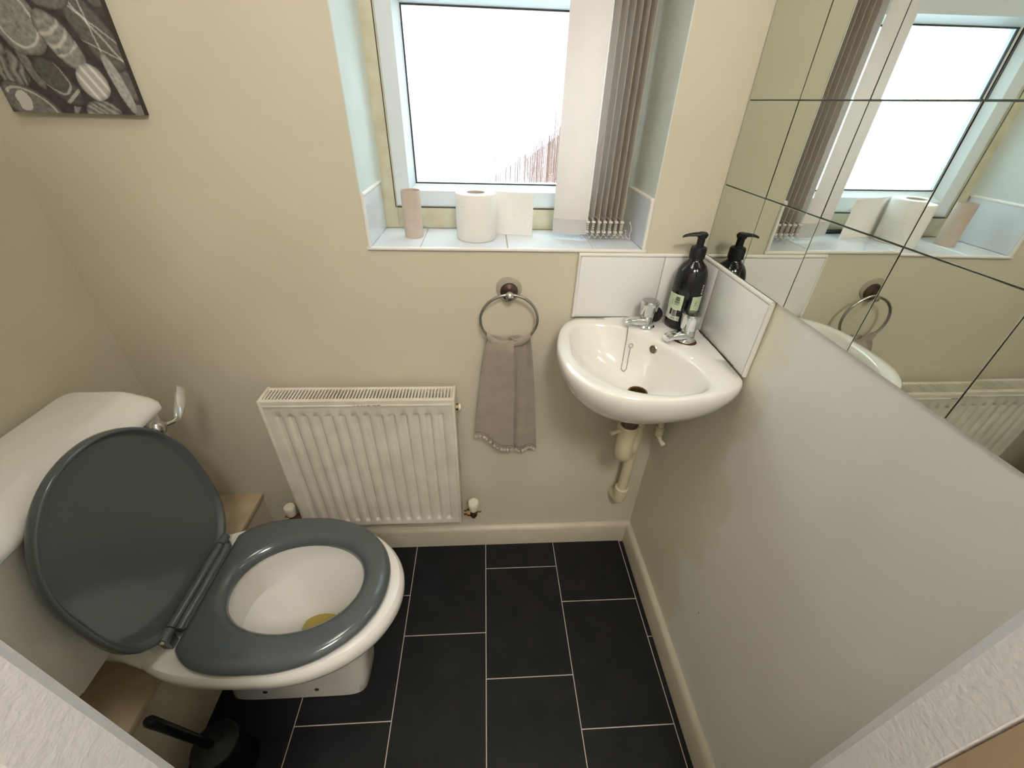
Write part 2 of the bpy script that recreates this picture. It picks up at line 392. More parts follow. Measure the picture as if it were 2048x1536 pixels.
m = MB(); m.bbox(WX0+.039, WX1-.039, WD+.0005, WD+.07, 1.520, 1.570, .003); m.build('transom', M['upvc'], win)
def sash(x0, x1, z0, z1, gx0, gx1, gz0, gz1):
    """sash with flat face and bevelled glazing bead sloping back to the glass"""
    y0 = WD+.004; yb = WD+.024; m = MB()
    def ring(a, b, c, d, y): return [(a, y, c), (b, y, c), (b, y, d), (a, y, d)]
    k = .014
    R = [ring(x0, x1, z0, z1, WD+.06), ring(x0, x1, z0, z1, y0+.003), ring(x0+.003, x1-.003, z0+.003, z1-.003, y0),
         ring(gx0-k, gx1+k, gz0-k, gz1+k, y0), ring(gx0-k+.001, gx1+k-.001, gz0-k+.001, gz1+k-.001, y0+.003), ring(gx0, gx1, gz0, gz1, yb), ring(gx0, gx1, gz0, gz1, WD+.06)]
    m.rings(R, False, False); s = m.build('sash', M['upvc'], win, angle=20)
    m = MB(); g = .0022
    m.rings([ring(gx0-.0006, gx1+.0006, gz0-.0006, gz1+.0006, yb-.001), ring(gx0+g, gx1-g, gz0+g, gz1-g, yb-.001), ring(gx0+g, gx1-g, gz0+g, gz1-g, yb+.004)], False, False)
    m.build('gasket', M['gasket'], s, smooth=False)
    m = MB(); m.box(gx0-.002, gx1+.002, yb+.004, yb+.008, gz0-.002, gz1+.002); m.build('glass_pane', M['glass'], s, smooth=False)
    return s
sash(WX0+.0365, WX1-.0365, WZ0+.049, 1.521, -.668, -.232, GZ0, GZ1)
sash(WX0+.0365, WX1-.0365, 1.569, WZ1-.049, -.668, -.232, 1.615, WZ1-.098)
m = MB(); m.box(WX0+.0355, WX0+.0375, WD-.0006, WD+.004, WZ0+.049, 1.52); m.box(WX0+.037, WX1-.037, WD-.0006, WD+.004, WZ0+.0485, WZ0+.050)
m.build('shadow_gap_line', M['gasket'], win, smooth=False)  # black strips painted in for the shadow gap between frame and sash
# outside wall glimpsed through the glass
m = MB(); m.prism([(-.95, .2), (2.2, .2), (2.2, 2.6), (.40, 2.05), (-.01, 1.56), (-.29, 1.36), (-.69, 1.06), (-.95, .90)], 2.4, 2.6, lambda x, y, z: (x, z, y))
gw = m.build('brick_wall', M['brick'], smooth=False); tag(gw, 'brown brick wall outside, blurred through the lower right of the window', 'wall')

# ------------------------------------------------------------------ vertical blind (stacked to the right)
vb = empty('vertical_blind', (-.25, .1, 1.93)); tag(vb, 'cream vertical blind drawn to the right side of the window', 'blind')
boxobj('headrail', M['plasticwhite'], (WX0+.02, WX1-.02, .085, .125, 1.945, 1.975), vb, .003)
ZB, ZT = 1.052, 1.945
def slat(x0, y0, x1, y1, bow, zb=ZB):
    m = MB(); n = 10; rs = []
    dx, dy = x1-x0, y1-y0; l = math.hypot(dx, dy); nx, ny = -dy/l, dx/l
    for z in (zb, ZT):
        a = []
        for i in range(n+1):
            t = i/n; b = bow*math.sin(PI*t); a.append((x0+dx*t+nx*b, y0+dy*t+ny*b, z))
        for i in range(n, -1, -1):
            t = i/n; b = bow*math.sin(PI*t)+.0006; a.append((x0+dx*t+nx*b, y0+dy*t+ny*b, z))
        rs.append(a)
    m.rings(rs); return m
def hem(x0, y0, x1, y1, bow, zb):
    m = MB(); n = 8; rs = []; dx, dy = x1-x0, y1-y0; l = math.hypot(dx, dy); nx, ny = -dy/l, dx/l
    for z in (zb+.0005, zb+.033):
        a = []
        for s_, off in ((range(n+1), -.0016), (range(n, -1, -1), .0022)):
            for i in s_:
                t = .01+.98*i/n; b = bow*math.sin(PI*t)+off; a.append((x0+dx*t+nx*b, y0+dy*t+ny*b, z))
        rs.append(a)
    m.rings(rs); return m
hem_m = material('grey_hem_pocket', rgb(196, 192, 190), .7)
clipm = material('clear_bead_plastic', rgb(214, 208, 198), .2)
sl = [(-.343, .092, -.266, .078, -.008)]
for i in range(7):
    x = -.264+.0135*i; sl.append((x-.007, .158, x, .080, .0015))
first = None
def beadrun(p0, p1, n):
    b = MB(); p0 = Vector(p0); p1 = Vector(p1)
    for i in range(n): b.sphere(p0.lerp(p1, i/(n-1)), .0016, 6, 4)
    return b
for i, (a, b, c, d, bow) in enumerate(sl):
    s = slat(a, b, c, d, bow).build('slat', M['blind'], vb)
    hem(a, b, c, d, bow, ZB).build('weight_pocket', hem_m if i == 0 else M['blind'], s)
    k = MB()
    if i > 0:
        for zz in (ZB+.006, ZB+.028): k.bbox(c-.004, c+.005, d-.006, d+.002, zz-.002, zz+.003, .001, 1)
        for zi in range(6): k.sphere((c+.001, d-.006, ZB+.028-.0045*zi), .0019, 6, 4)
        k.build('clip', clipm, s)
m = MB(); path = [(-.30, .078, ZB-.003), (-.28, .074, ZB-.004)]
for i in range(1, 8):
    x = sl[i][2]; path += [(x, sl[i][3]-.006, ZB+.002), (x+.0067, sl[i][3]-.008, ZB-.005)]
path = catmull(path, 3)
for p in path[::1]: m.sphere(p, .0015, 6, 4)
loop = catmull([(-.165, .075, ZB+.03), (-.160, .07, ZB+.015), (-.163, .068, ZB+.002), (-.160, .07, ZB-.006), (-.168, .073, ZB-.004), (-.172, .075, ZB+.012)], 5)
for p in loop: m.sphere(p, .0015, 6, 4)
m.build('bead_chain', clipm, vb)

# ------------------------------------------------------------------ tiled mirror on the right wall
mir = empty('tiled_mirror', (0, -.37, 1.034)); tag(mir, 'wall mirror of square mirror tiles on the right wall above the basin', 'mirror')
mz = [1.034, 1.1776, 1.3228, 1.468, 1.613]; my = [-.0015, -.155, -.3016, -.4514, -.5998, -.750]
bm_ = MB(); bm_.box(-.0012, -.0004, -.7495, -.002, 1.0345, 1.6125); bm_.build('mirror_backing', material('dark_mirror_joint', rgb(92, 92, 80), .6), mir, smooth=False)
random.seed(3)
for r in range(4):
    for c in range(5):
        y0, y1, z0, z1 = my[c+1]+.0008, my[c]-.0008, mz[r]+.0008, mz[r+1]-.0008
        ty, tz = random.uniform(-.0007, .0007), random.uniform(-.0007, .0007)
        m = MB(); q = .0004
        def X(y, z, o): return -.0030+o+ty*((y-y0)/(y1-y0)-.5)+tz*((z-z0)/(z1-z0)-.5)
        A = [(X(y, z, -.0012), y, z) for y, z in ((y0+q, z0+q), (y1-q, z0+q), (y1-q, z1-q), (y0+q, z1-q))]
        B = [(X(y, z, -.0008), y, z) for y, z in ((y0, z0), (y1, z0), (y1, z1), (y0, z1))]
        C = [(-.0012, y, z) for y, z in ((y0, z0), (y1, z0), (y1, z1), (y0, z1))]
        m.rings([A, B, C]); m.build('mirror_tile', M['mirror'], mir, smooth=False)

# ------------------------------------------------------------------ splashback
sp = empty('tiled_splashback', (-.1, -.02, .8792)); tag(sp, 'white tiled splashback wrapping the corner behind the basin', 'splashback')
SZ0, SZ1 = .8792, 1.0306
m = MB(); m.box(-.2903, -.001, -.006, -.0004, SZ0, SZ1-.002); m.box(-.006, -.0004, -.275, -.006, SZ0, SZ1-.002); m.build('grout_bed', M['grout'], sp, smooth=False)
for a, b in ((-.2885, -.0975), (-.0955, -.0095)):
    m = MB(); m.bbox(a, b, -.0085, -.002, SZ0+.001, SZ1-.005, .0012, 2); m.build('tile', M['tilewhite'], sp)
for a, b in ((-.273, -.0835), (-.0815, -.0095)):
    m = MB(); m.bbox(-.0085, -.002, a, b, SZ0+.001, SZ1-.005, .0012, 2); m.build('tile', M['tilewhite'], sp)
m = MB(); m.tube([(-.2915, -.005, SZ0+.001), (-.2915, -.005, SZ1-.001), (-.2905, -.005, SZ1-.001)], .0045, 10)
m.tube([(-.2915, -.005, SZ1-.001), (-.006, -.005, SZ1-.001)], .0045, 10); m.tube([(-.005, -.006, SZ1-.001), (-.005, -.277, SZ1-.001)], .0045, 10)
m.tube([(-.005, -.277, SZ1-.001), (-.005, -.277, SZ0+.001)], .0045, 10); m.build('edge_trim', M['trimplastic'], sp)

# ------------------------------------------------------------------ wash basin
ba = empty('wash_basin', (-.16, -.16, .74)); tag(ba, 'small white corner wash basin on the back and right walls', 'basin')
BC = Vector((-.17, -.17, 0)); NB = 96
def polar(pts, n=NB, smoothk=0):
    """sample a closed outline by angle about the bowl centre"""
    cv = [Vector((p[0], p[1], 0))-BC for p in pts]; k = len(cv); out = []
    for i in range(n):
        t = 2*PI*i/n; d = Vector((math.cos(t), math.sin(t), 0)); best = 0
        for j in range(k):
            a, b = cv[j], cv[(j+1) % k]; e = b-a
            den = d.x*e.y-d.y*e.x
            if abs(den) < 1e-12: continue
            s = (a.x*e.y-a.y*e.x)/den; u = (a.x*d.y-a.y*d.x)/den
            if s > 0 and -1e-6 <= u <= 1+1e-6: best = max(best, s)
        out.append(best)
    for _ in range(smoothk): out = [(out[i-1]+2*out[i]+out[(i+1) % n])/4 for i in range(n)]
    return out
curve = catmull([(-.290, -.010), (-.320, -.042), (-.341, -.095), (-.352, -.17), (-.346, -.245), (-.318, -.303), (-.265, -.340), (-.187, -.353), (-.106, -.344), (-.045, -.322), (-.010, -.295)], 6)
outer = [(p.x, p.y) for p in curve]+[(-.0095, -.12), (-.0095, -.0095), (-.15, -.0095)]
incurve = catmull([(-.318, -.125), (-.306, -.072), (-.272, -.045), (-.215, -.050), (-.165, -.082), (-.128, -.125), (-.103, -.175), (-.084, -.235), (-.080, -.285), (-.097, -.316), (-.140, -.328), (-.185, -.329), (-.245, -.312), (-.296, -.262), (-.320, -.195)], 5, True)
inner = [(p.x, p.y) for p in incurve]
Ro, Ri = polar(outer, NB, 1), polar(inner, NB, 2)
def rg(fr_, z, cx=0, cy=0):
    return [(BC.x+cx+fr_[i]*math.cos(2*PI*i/NB), BC.y+cy+fr_[i]*math.sin(2*PI*i/NB), z) for i in range(NB)]
wall_ = lambda i: max(0, min(1, (78-abs(((i/NB*360-45+180) % 360)-180))/40))  # 1 towards the corner
def shrink(k, add=0):
    out = []
    for i in range(NB):
        w_ = wall_(i); w_ = w_*w_*(3-2*w_)
        out.append(Ro[i]*(k+(1-k)*w_*.9)+add*(1-w_))
    return out
rs = []
DR = [.022]*NB
def mixr(A, B, t): return [a*(1-t)+b*t for a, b in zip(A, B)]
# underside up to rim
dc = (-.158-BC.x, -.166-BC.y)
for k, z in ((.16, .750), (.36, .753), (.55, .763), (.72, .784), (.86, .808), (.94, .829), (.985, .849), (1.0, .862)):
    rs.append(rg(shrink(k) if k > .7 else mixr([r*k for r in Ro], shrink(k), (k-.16)/.56), z))
rs.append(rg(shrink(1.0), .870)); rs.append(rg(shrink(.992), .877)); rs.append(rg(shrink(.978), .880))
# rim to inner edge
def off(R, a): return [r+a for r in R]
def lim(A, B): return [min(a, b) for a, b in zip(A, B)]
top_in = lim(off(Ri, .008), [r-.006 for r in shrink(.978)])
rs.append(rg(mixr(shrink(.978), top_in, .5), .8805)); rs.append(rg(top_in, .8795))
rs.append(rg(off(Ri, .003), .877)); rs.append(rg(Ri, .871))
for t, z in ((.04, .862), (.10, .848), (.19, .830), (.31, .811), (.46, .797), (.62, .785), (.78, .775), (.92, .769), (1.0, .766)):
    cx, cy = dc[0]*t, dc[1]*t
    rs.append(rg(mixr(Ri, DR, t), z, cx, cy))
m = MB(); m.rings(rs, True, False); m.build('bowl', M['ceramic_basin'], ba, angle=60)
m = MB(); m.lathe([(.0225, .0015), (.0215, .003), (.018, .002), (.0165, -.004), (.0165, -.02)], (-.158, -.166, .765), cap0=False); w_ = m.build('waste_ring', M['brass'], ba)
m = MB(); m.lathe([(.0163, 0), (.001, 0)], (-.158, -.166, .758), n=24, cap0=False); m.build('waste_hole', M['mould'], ba)
# overflow hole let into the back of the bowl
on_ = Vector((-.80, -.58, .16)).normalized()
m = MB(); m.lathe([(.0095, .004), (.0082, .0052), (.0072, .003), (.0068, -.004)], Vector((-.1262, -.1270, .8565)), on_, 24, cap0=False); m.build('overflow_ring', M['chrome_dull'], ba)
m = MB(); m.lathe([(.0071, .0035), (.001, .0035)], Vector((-.1262, -.1270, .8565)), on_, 20, cap0=False); m.build('overflow_hole', material('brown_overflow', rgb(104, 88, 62), .7), ba)
# mould along the joint and dark stain
m = MB(); random.seed(5)
for i in range(26):
    t = i/25; y = -.085-.15*t; wd_ = (.0022*(1-t)+.0007)*random.uniform(.6, 1.3)*(1.3 if .1 < t < .5 else 1)
    m.add([(-.0092, y, .8800), (-.0092-wd_, y, .8815), (-.0092-wd_*random.uniform(.6, 1.2), y-.0062, .8815), (-.0092, y-.0062, .8832)], [(0, 1, 2, 3)])
m.build('mould_line', M['mould'], ba, smooth=False)

# ------------------------------------------------------------------ taps
def make_tap(x, y, ang, label, stain):
    t = empty('basin_tap', (x, y, .8805)); tag(t, label, 'tap', 'chrome pillar taps on the basin')
    z0 = .881; d = Vector((math.cos(ang), math.sin(ang), 0)); s_ = Vector((-d.y, d.x, 0)); c = Vector((x, y, z0))
    m = MB(); m.lathe([(.0205, 0), (.0205, .003), (.0175, .006), (.0165, .014), (.0155, .022), (.0125, .027), (.011, .032)], c, n=28); m.build('body', M['chrome'], t)
    m = MB(); rs = []
    for l, hw, zb, zt in ((0, .0150, .004, .023), (.016, .0140, .005, .024), (.030, .0122, .008, .024), (.040, .0115, .010, .023), (.050, .0110, .009, .021), (.055, .0100, .008, .018)):
        p = c+d*l; r = []
        for k in range(16):
            a = 2*PI*k/16; sg = lambda v: math.copysign(abs(v)**.6, v)
            r.append(p+s_*(hw*sg(math.cos(a)))+Vector((0, 0, (zb+zt)/2+(zt-zb)/2*sg(math.sin(a)))))
        rs.append(r)
    m.rings(rs); m.lathe([(.0072, 0), (.0072, -.006), (.0062, -.006)], c+d*.047+Vector((0, 0, .012)), n=16); m.build('spout', M['chrome'], t)
    m = MB()
    fl = lambda tt, h: 1-.07*(0.5-0.5*math.cos(6*tt))*(1 if .002 < h-.030 < .030 else .2)
    m.lathe([(.0135, .027), (.0172, .029), (.0188, .040), (.0202, .052), (.0210, .059), (.0198, .0625)], c, n=48, fr=fl); h = m.build('handle', M['chrome'], t)
    m = MB(); m.lathe([(.0172, .0622), (.0168, .0638), (.001, .0640)], c, n=32); m.build('handle_cap', M['chrome_dull'], h)
    if stain:
        m = MB(); m.lathe([(.0245, .0002), (.023, .0010), (.020, .0012)], c-Vector((0, 0, .0005)), n=24, fr=lambda tt, h: 1+.06*math.sin(3*tt+1)); m.build('rust_ring', M['rust'], t)
    return t
make_tap(-.130, -.060, PI+.10, 'chrome basin tap nearer the window, with the chain hanging from it', False)
make_tap(-.062, -.130, PI+.28, 'chrome basin tap nearer the right wall, in front of the soap bottle', True)
# plug chain
pc = empty('plug_chain', (-.16, -.075, .88)); tag(pc, 'thin metal ball chain looped into the basin from the tap nearer the window', 'chain')
CH = [(-.1745, -.0655, .8900), (-.1755, -.0725, .8835), (-.1770, -.0825, .8590), (-.1778, -.0862, .8307), (-.1812, -.0970, .8040), (-.1840, -.1050, .7925), (-.1805, -.1110, .7885), (-.1765, -.1105, .7895), (-.1725, -.1070, .7955), (-.1695, -.0973, .8165), (-.1670, -.0910, .8400)]
cp = catmull(CH, 12); cz_ = [p.z for p in cp]
m = MB(); last = None
for p, z in zip(cp, cz_):
    q = Vector((p.x, p.y, z))
    if last is None or (q-last).length > .0021: m.sphere(q, .0013, 6, 4); last = q
m.tube([Vector((p.x, p.y, z)) for p, z in zip(cp, cz_)], .0007, 5); m.build('ball_chain', M['chrome_dull'], pc)
e = Vector((cp[-1].x, cp[-1].y, cz_[-1]))
m = MB(); m.tube([e+Vector((.0005+.0048*math.cos(a*PI/8), .0005+.0012*math.sin(a*PI/8), .005+.0048*math.sin(a*PI/8))) for a in range(16)], .0011, 6, closed=True); m.build('end_ring', M['chrome_dull'], pc)
# black rubber plug standing behind the tap
pl = empty('basin_plug', (-.104, -.032, .881)); tag(pl, 'black rubber basin plug standing on edge behind the tap nearer the window', 'plug')
m = MB(); m.lathe([(.017, -.006), (.0195, -.005), (.0195, .001), (.0165, .003), (.0155, .010), (.012, .011)], (-.104, -.034, .9005), (.55, .83, .05), 28); m.build('plug', M['black'], pl)

# ------------------------------------------------------------------ soap bottle
SX, SY, S0 = -.0475, -.052, .8812
so = empty('soap_bottle', (SX, SY, S0)); so.scale = (1, 1, 1.03); tag(so, 'black pump bottle of hand wash standing in the basin corner', 'bottle')
R0 = .0345
m = MB(); m.lathe([(R0-.006, 0), (R0-.002, .002), (R0, .008), (R0, .105), (R0-.001, .118), (R0-.004, .130), (R0-.010, .140), (R0-.018, .1475), (.0145, .1505), (.0135, .154)], (SX, SY, S0), n=48); m.build('bottle_body', M['bottle'], so, angle=50)
m = MB(); m.lathe([(.0135, .153), (.0165, .154), (.0165, .172), (.0150, .1765), (.0085, .178), (.0080, .180)], (SX, SY, S0), n=32, fr=lambda t, h: 1+.012*math.cos(24*t) if h < .172 else 1); m.build('collar', M['blackmatt'], so)
m = MB(); m.lathe([(.0078, .178), (.0078, .194), (.0100, .196), (.0100, .2035), (.008, .2055)], (SX, SY, S0), n=24)
d = Vector((-.99, .10, 0)); s_ = Vector((-d.y, d.x, 0)); c = Vector((SX, SY, S0+.2005)); rs = []
for l, hw, zc, hh in ((-.010, .006, 0, .0035), (0, .0095, .001, .0045), (.014, .0070, .0008, .0040), (.026, .0048, -.0005, .0032), (.036, .0038, -.003, .0026), (.040, .003, -.005, .002)):
    rs.append([c+d*l+s_*(hw*math.cos(2*PI*k/12))+Vector((0, 0, zc+hh*math.sin(2*PI*k/12))) for k in range(12)])
m.rings(rs); m.build('pump_head', M['blackmatt'], so)
def patch(a0, a1, z0, z1, r, n=16):
    m = MB(); vs = []; fs = []
    for i in range(n+1):
        a = a0+(a1-a0)*i/n
        for z in (z0, z1): vs.append((SX+r*math.cos(a), SY+r*math.sin(a), S0+z))
    for i in range(n): fs.append((2*i, 2*i+2, 2*i+3, 2*i+1))
    m.add(vs, fs); return m
def ang(dg): return math.radians(dg)
RB = R0+.0004
# angle 251 faces the camera; the label panels wrap left (darker angles towards 180) and right
m = patch(ang(170), ang(238), .046, .080, RB); m.mi = 0; lp = m.build('label_panel', M['label'], so)
m = patch(ang(172), ang(240), .021, .032, RB); m.build('label_band', M['labelwhite'], so)
m = patch(ang(176), ang(196), .032, .046, RB); m.build('label_panel', M['labelwhite'], so)
m = patch(ang(205), ang(225), .022, .047, RB+.0003); cb = m.build('barcode_box', M['labelwhite'], so)
m = MB(); random.seed(2); a = 207.5
while a < 222.5:
    w0 = random.choice((.5, .8, 1.3)); q = patch(ang(a), ang(a+w0), .030, .045, RB+.0006, 1); m.add(q.v, q.f); a += w0+random.choice((.5, .8))
for a in (208, 211, 214, 217, 220): q = patch(ang(a), ang(a+1.8), .0245, .0275, RB+.0006, 1); m.add(q.v, q.f)
m.build('barcode', M['ink'], cb, smooth=False)
m = patch(ang(268), ang(312), .046, .080, RB); lpr = m.build('label_panel', M['label'], so)
# printed flag emblem, lines of small print
m = MB()
def q_(a0, a1, z0, z1, r=RB+.0006): 
    q = patch(ang(a0), ang(a1), z0, z1, r, 2); m.add(q.v, q.f)
q_(211, 226, .0672, .0690); q_(211, 226, .0735, .0748); q_(217.6, 219.4, .0672, .0748); q_(211, 212.4, .0672, .0748); q_(224.6, 226, .0672, .0748)
for k in range(5):
    q_(212+k*1.2, 213.6+k*1.2, .0690+k*.0010, .0702+k*.0010); q_(223.4-k*1.2, 225-k*1.2, .0690+k*.0010, .0702+k*.0010)
q_(208, 229, .0645, .0652); q_(209, 228, .0630, .0637); q_(208, 229, .0615, .0622); q_(210, 227, .0585, .0590); q_(212, 225, .0572, .0577)
m.build('flag_emblem', M['ink'], lp, smooth=False); m = MB()
for k in range(3): q_(196, 202, .066-k*.004, .0668-k*.004)
m.build('small_print', M['ink'], lp, smooth=False); m = MB()
for k in range(4): q_(280+3*(k % 2), 290, .060+k*.003, .0608+k*.003)
m.build('small_print', M['ink'], lpr, smooth=False)
m = MB(); q_(186, 200, .112, .1128)
for k in range(4): q_(188, 232-3*k, .104-k*.004, .1047-k*.004)
m.build('grey_print', M['bottlegrey'], so, smooth=False)
m = MB()
for k in range(5): q_(296+(k % 2), 303, .085+k*.0045, .0872+k*.0045); q_(298, 300, .085+k*.0045, .0885+k*.0045)
m.build('white_print', M['labelwhite'], so, smooth=False)

# ------------------------------------------------------------------ waste trap and supply
tr = empty('basin_waste_trap', (-.15, -.15, .55)); tag(tr, 'cream plastic waste trap and pipe under the basin', 'waste pipe')
m = MB(); m.lathe([(.019, .655), (.0205, .657), (.0205, .742), (.018, .748)], (-.153, -.152, 0), n=24); m.build('tail_nut', material('brown_tail', rgb(92, 70, 58), .6), tr)
m = MB(); m.lathe([(.0235, .628), (.026, .630), (.0265, .654), (.0235, .658), (.018, .659)], (-.153, -.15, 0), n=40, fr=lambda t, h: 1+.02*math.cos(18*t)); m.build('union_nut', M['pipewhite'], tr)
p = catmull([(-.153, -.15, .636), (-.153, -.15, .61), (-.153, -.15, .585), (-.148, -.143, .555), (-.130, -.122, .540), (-.110, -.098, .558), (-.104, -.088, .60), (-.102, -.086, .64)], 6)
m = MB(); m.tube(p, [.0225]*(len(p)-20)+[.0225-.002*(i/19) for i in range(20)], 20); m.build('trap_bend', M['pipewhite'], tr)
m = MB(); m.lathe([(.0205, .622), (.0235, .624), (.0235, .646), (.020, .648)], (-.102, -.086, 0), n=32); m.build('collar', M['pipewhite'], tr)
m = MB(); m.lathe([(.0205, .6485), (.0200, .6515), (.016, .652)], (-.102, -.086, 0), n=32); m.build('rubber_seal', M['rust'], tr)
p = catmull([(-.102, -.086, .63), (-.102, -.086, .69), (-.098, -.078, .718), (-.088, -.060, .722), (-.079, -.046, .705), (-.077, -.043, .66), (-.078, -.043, .45), (-.080, -.043, .285)], 6)
m = MB(); m.tube(p, .0155, 18); m.build('down_pipe', M['pipewhite'], tr)
m = MB(); m.tube(catmull([(-.080, -.043, .300), (-.080, -.042, .272), (-.081, -.034, .257), (-.084, -.018, .252), (-.085, -.0005, .252)], 6), .0195, 18)
m.lathe([(.0215, .292), (.0215, .312), (.0195, .314)], (-.080, -.043, 0), n=24); m.build('elbow', M['pipewhite'], tr)
m = MB(); m.tube([(-.176, -.157, .645), (-.200, -.165, .642)], .0055, 10); m.build('nut_wing', M['pipewhite'], tr)
ss = empty('supply_pipe', (-.03, -.05, .5)); tag(ss, 'thin white painted water pipe with a stub valve under the basin, by the right wall', 'pipe')
m = MB(); m.tube([(-.026, -.066, .745), (-.026, -.066, .560)], .0085, 12); m.lathe([(.0105, .548), (.0125, .550), (.0125, .575), (.0105, .577)], (-.026, -.066, 0), n=16)
m.build('pipe', M['pipewhite'], ss)
m = MB(); m.tube([(-.026, -.066, .555), (-.020, -.074, .535), (-.012, -.084, .525)], [.008, .0055, .0075], 10); m.build('valve_stub', M['plasticwhite'], ss)

# ------------------------------------------------------------------ radiator
RX0, RX1, RYF, RYB, RZ0, RZ1 = -1.0555, -.5825, -.092, -.030, .221, .696
ra = empty('radiator', (-.82, -.06, RZ0)); tag(ra, 'white ribbed panel radiator on the back wall beneath the window', 'radiator')
m = MB(); NF = 14; px0, px1 = RX0+.007, RX1-.007; pz0, pz1 = RZ0+.004, RZ1-.012
fx0 = px0+.022; pitch = (px1-.010-fx0)/NF
nxs = []
x = px0
cols = [px0]; 
for k in range(NF):
    a = fx0+k*pitch
    for t in (0, .06, .13, .20, .42, .49, .56, .62): cols.append(a+pitch*(t+.02))
cols.append(px1)
rows = [pz0, pz0+.016, pz0+.019, pz0+.022, pz0+.025, pz0+.028, pz0+.20, pz1-.040, pz1-.038, pz1-.036, pz1-.034, pz1-.032, pz1-.010, pz1]
def prof_x(x):
    t = ((x-fx0)/pitch) % 1.0
    if x < fx0 or x > fx0+NF*pitch: return 0
    t -= .02
    if t < 0 or t > .62: return 0
    e = min(t/.20, (.62-t)/.20, 1); return e*e*(3-2*e)
def prof_z(z):
    e = min((z-(pz0+.016))/.011, ((pz1-.032)-z)/.006, 1); e = max(0, e); return e*e*(3-2*e)
vs = []; fs = []; nc = len(cols)
for z in rows:
    for x in cols: vs.append((x, RYF+.0015+.0062*prof_x(x)*prof_z(z), z))
for r in range(len(rows)-1):
    for c in range(nc-1): fs.append((r*nc+c, r*nc+c+1, (r+1)*nc+c+1, (r+1)*nc+c))
m.add(vs, fs)
m.box(px0, px1, RYF+.0075, RYF+.011, pz0, pz1); m.box(px0, px1, RYF+.0016, RYF+.0108, pz0-.0005, pz0+.0008); m.box(px0, px1, RYF+.0016, RYF+.0108, pz1-.0008, pz1+.0005)
m.build('front_panel', M['radwhite'], ra, angle=60)
m = MB(); m.bbox(RX0+.010, RX1-.008, RYF-.0012, RYF+.006, RZ1-.019, RZ1-.0135, .0015); m.build('top_ledge', M['radwhite'], ra)
boxobj('rear_panel', M['radwhite'], (px0, px1, RYB-.012, RYB, RZ0+.004, RZ1-.012), ra, .002)
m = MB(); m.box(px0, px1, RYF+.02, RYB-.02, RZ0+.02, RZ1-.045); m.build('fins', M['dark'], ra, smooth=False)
m = MB(); gz0, gz1 = RZ1-.012, RZ1-.001
m.bbox(RX0+.004, RX1-.004, RYF+.001, RYF+.012, gz0, gz1, .0012, 1); m.bbox(RX0+.004, RX1-.004, RYB-.009, RYB, gz0, gz1, .0012, 1)
ns = 56; sx0, sx1 = RX0+.012, RX1-.010; st_ = (sx1-sx0)/ns
for i in range(ns+1):
    x = sx0+i*st_; m.box(x-.0018, x+.0018, RYF+.011, RYB-.008, gz0+.004, gz1-.0008)
m.build('top_grille', M['radwhite'], ra, smooth=False)
for x0, x1 in ((RX0, RX0+.0075), (RX1-.0075, RX1)):
    boxobj('side_panel', M['radwhite'], (x0, x1, RYF, RYB+.002, RZ0, RZ1), ra, .0015)
m = MB(); m.lathe([(.009, 0), (.009, .006), (.0075, .007)], (RX1, -.062, RZ1-.045), (1, 0, 0), 6); m.build('bleed_nut', M['brass'], ra)
m = MB(); m.lathe([(.0085, .007), (.0085, .0125), (.006, .014)], (RX1, -.062, RZ1-.045), (1, 0, 0), 20); m.build('bleed_plug', M['plasticwhite'], ra)
for x in (-.93, -.70):
    boxobj('wall_bracket', M['radwhite'], (x-.012, x+.012, RYB, -.0002, RZ0+.05, RZ1-.05), ra)
random.seed(9); m = MB()
for i in range(9):
    x = -.83+i*.008+random.uniform(-.004, .004); m.box(x, x+random.uniform(.004, .009), RYF-.0016, RYF-.0011, RZ1-.0150, RZ1-.0140+random.uniform(0, .0014))
m.build('rust_marks', material('red_brown_stain', rgb(150, 84, 72), .8), ra, smooth=False)
def valve(x, sx, label, z=.232):
    v = empty('radiator_valve', (x, -.06, z)); tag(v, label, 'valve', 'valves at the foot of the radiator')
    m = MB(); m.tube([(x-sx*.030, -.060, z), (x, -.060, z)], .0075, 12); m.lathe([(.010, -.014), (.0115, -.012), (.0115, .010), (.009, .014)], (x, -.060, z), n=20)
    m.lathe([(.0115, 0), (.0115, .009)], (x-sx*.020, -.060, z), (sx, 0, 0), 6); m.tube([(x, -.060, z), (x+sx*.024, -.060, z+.002)], .0025, 8); m.build('valve_body', M['brass'], v)
    m = MB(); m.tube(catmull([(x, -.060, z-.012), (x, -.058, z-.022), (x-sx*.004, -.045, z-.026), (x-sx*.004, -.001, z-.026)], 5), .0075, 12); m.build('pipe_tail', M['copper'], v)
    m = MB(); m.lathe([(.0115, .012), (.0135, .014), (.0165, .036), (.0165, .046), (.0145, .049), (.001, .0495)], (x, -.060, z), n=32, fr=lambda t, h: 1+.02*math.cos(16*t)); m.build('cap', M['plasticwhite'], v)
valve(-.547, 1, 'white capped radiator valve at the right foot of the radiator')
valve(-1.100, -1, 'white capped radiator valve at the left foot of the radiator, near the boxing')

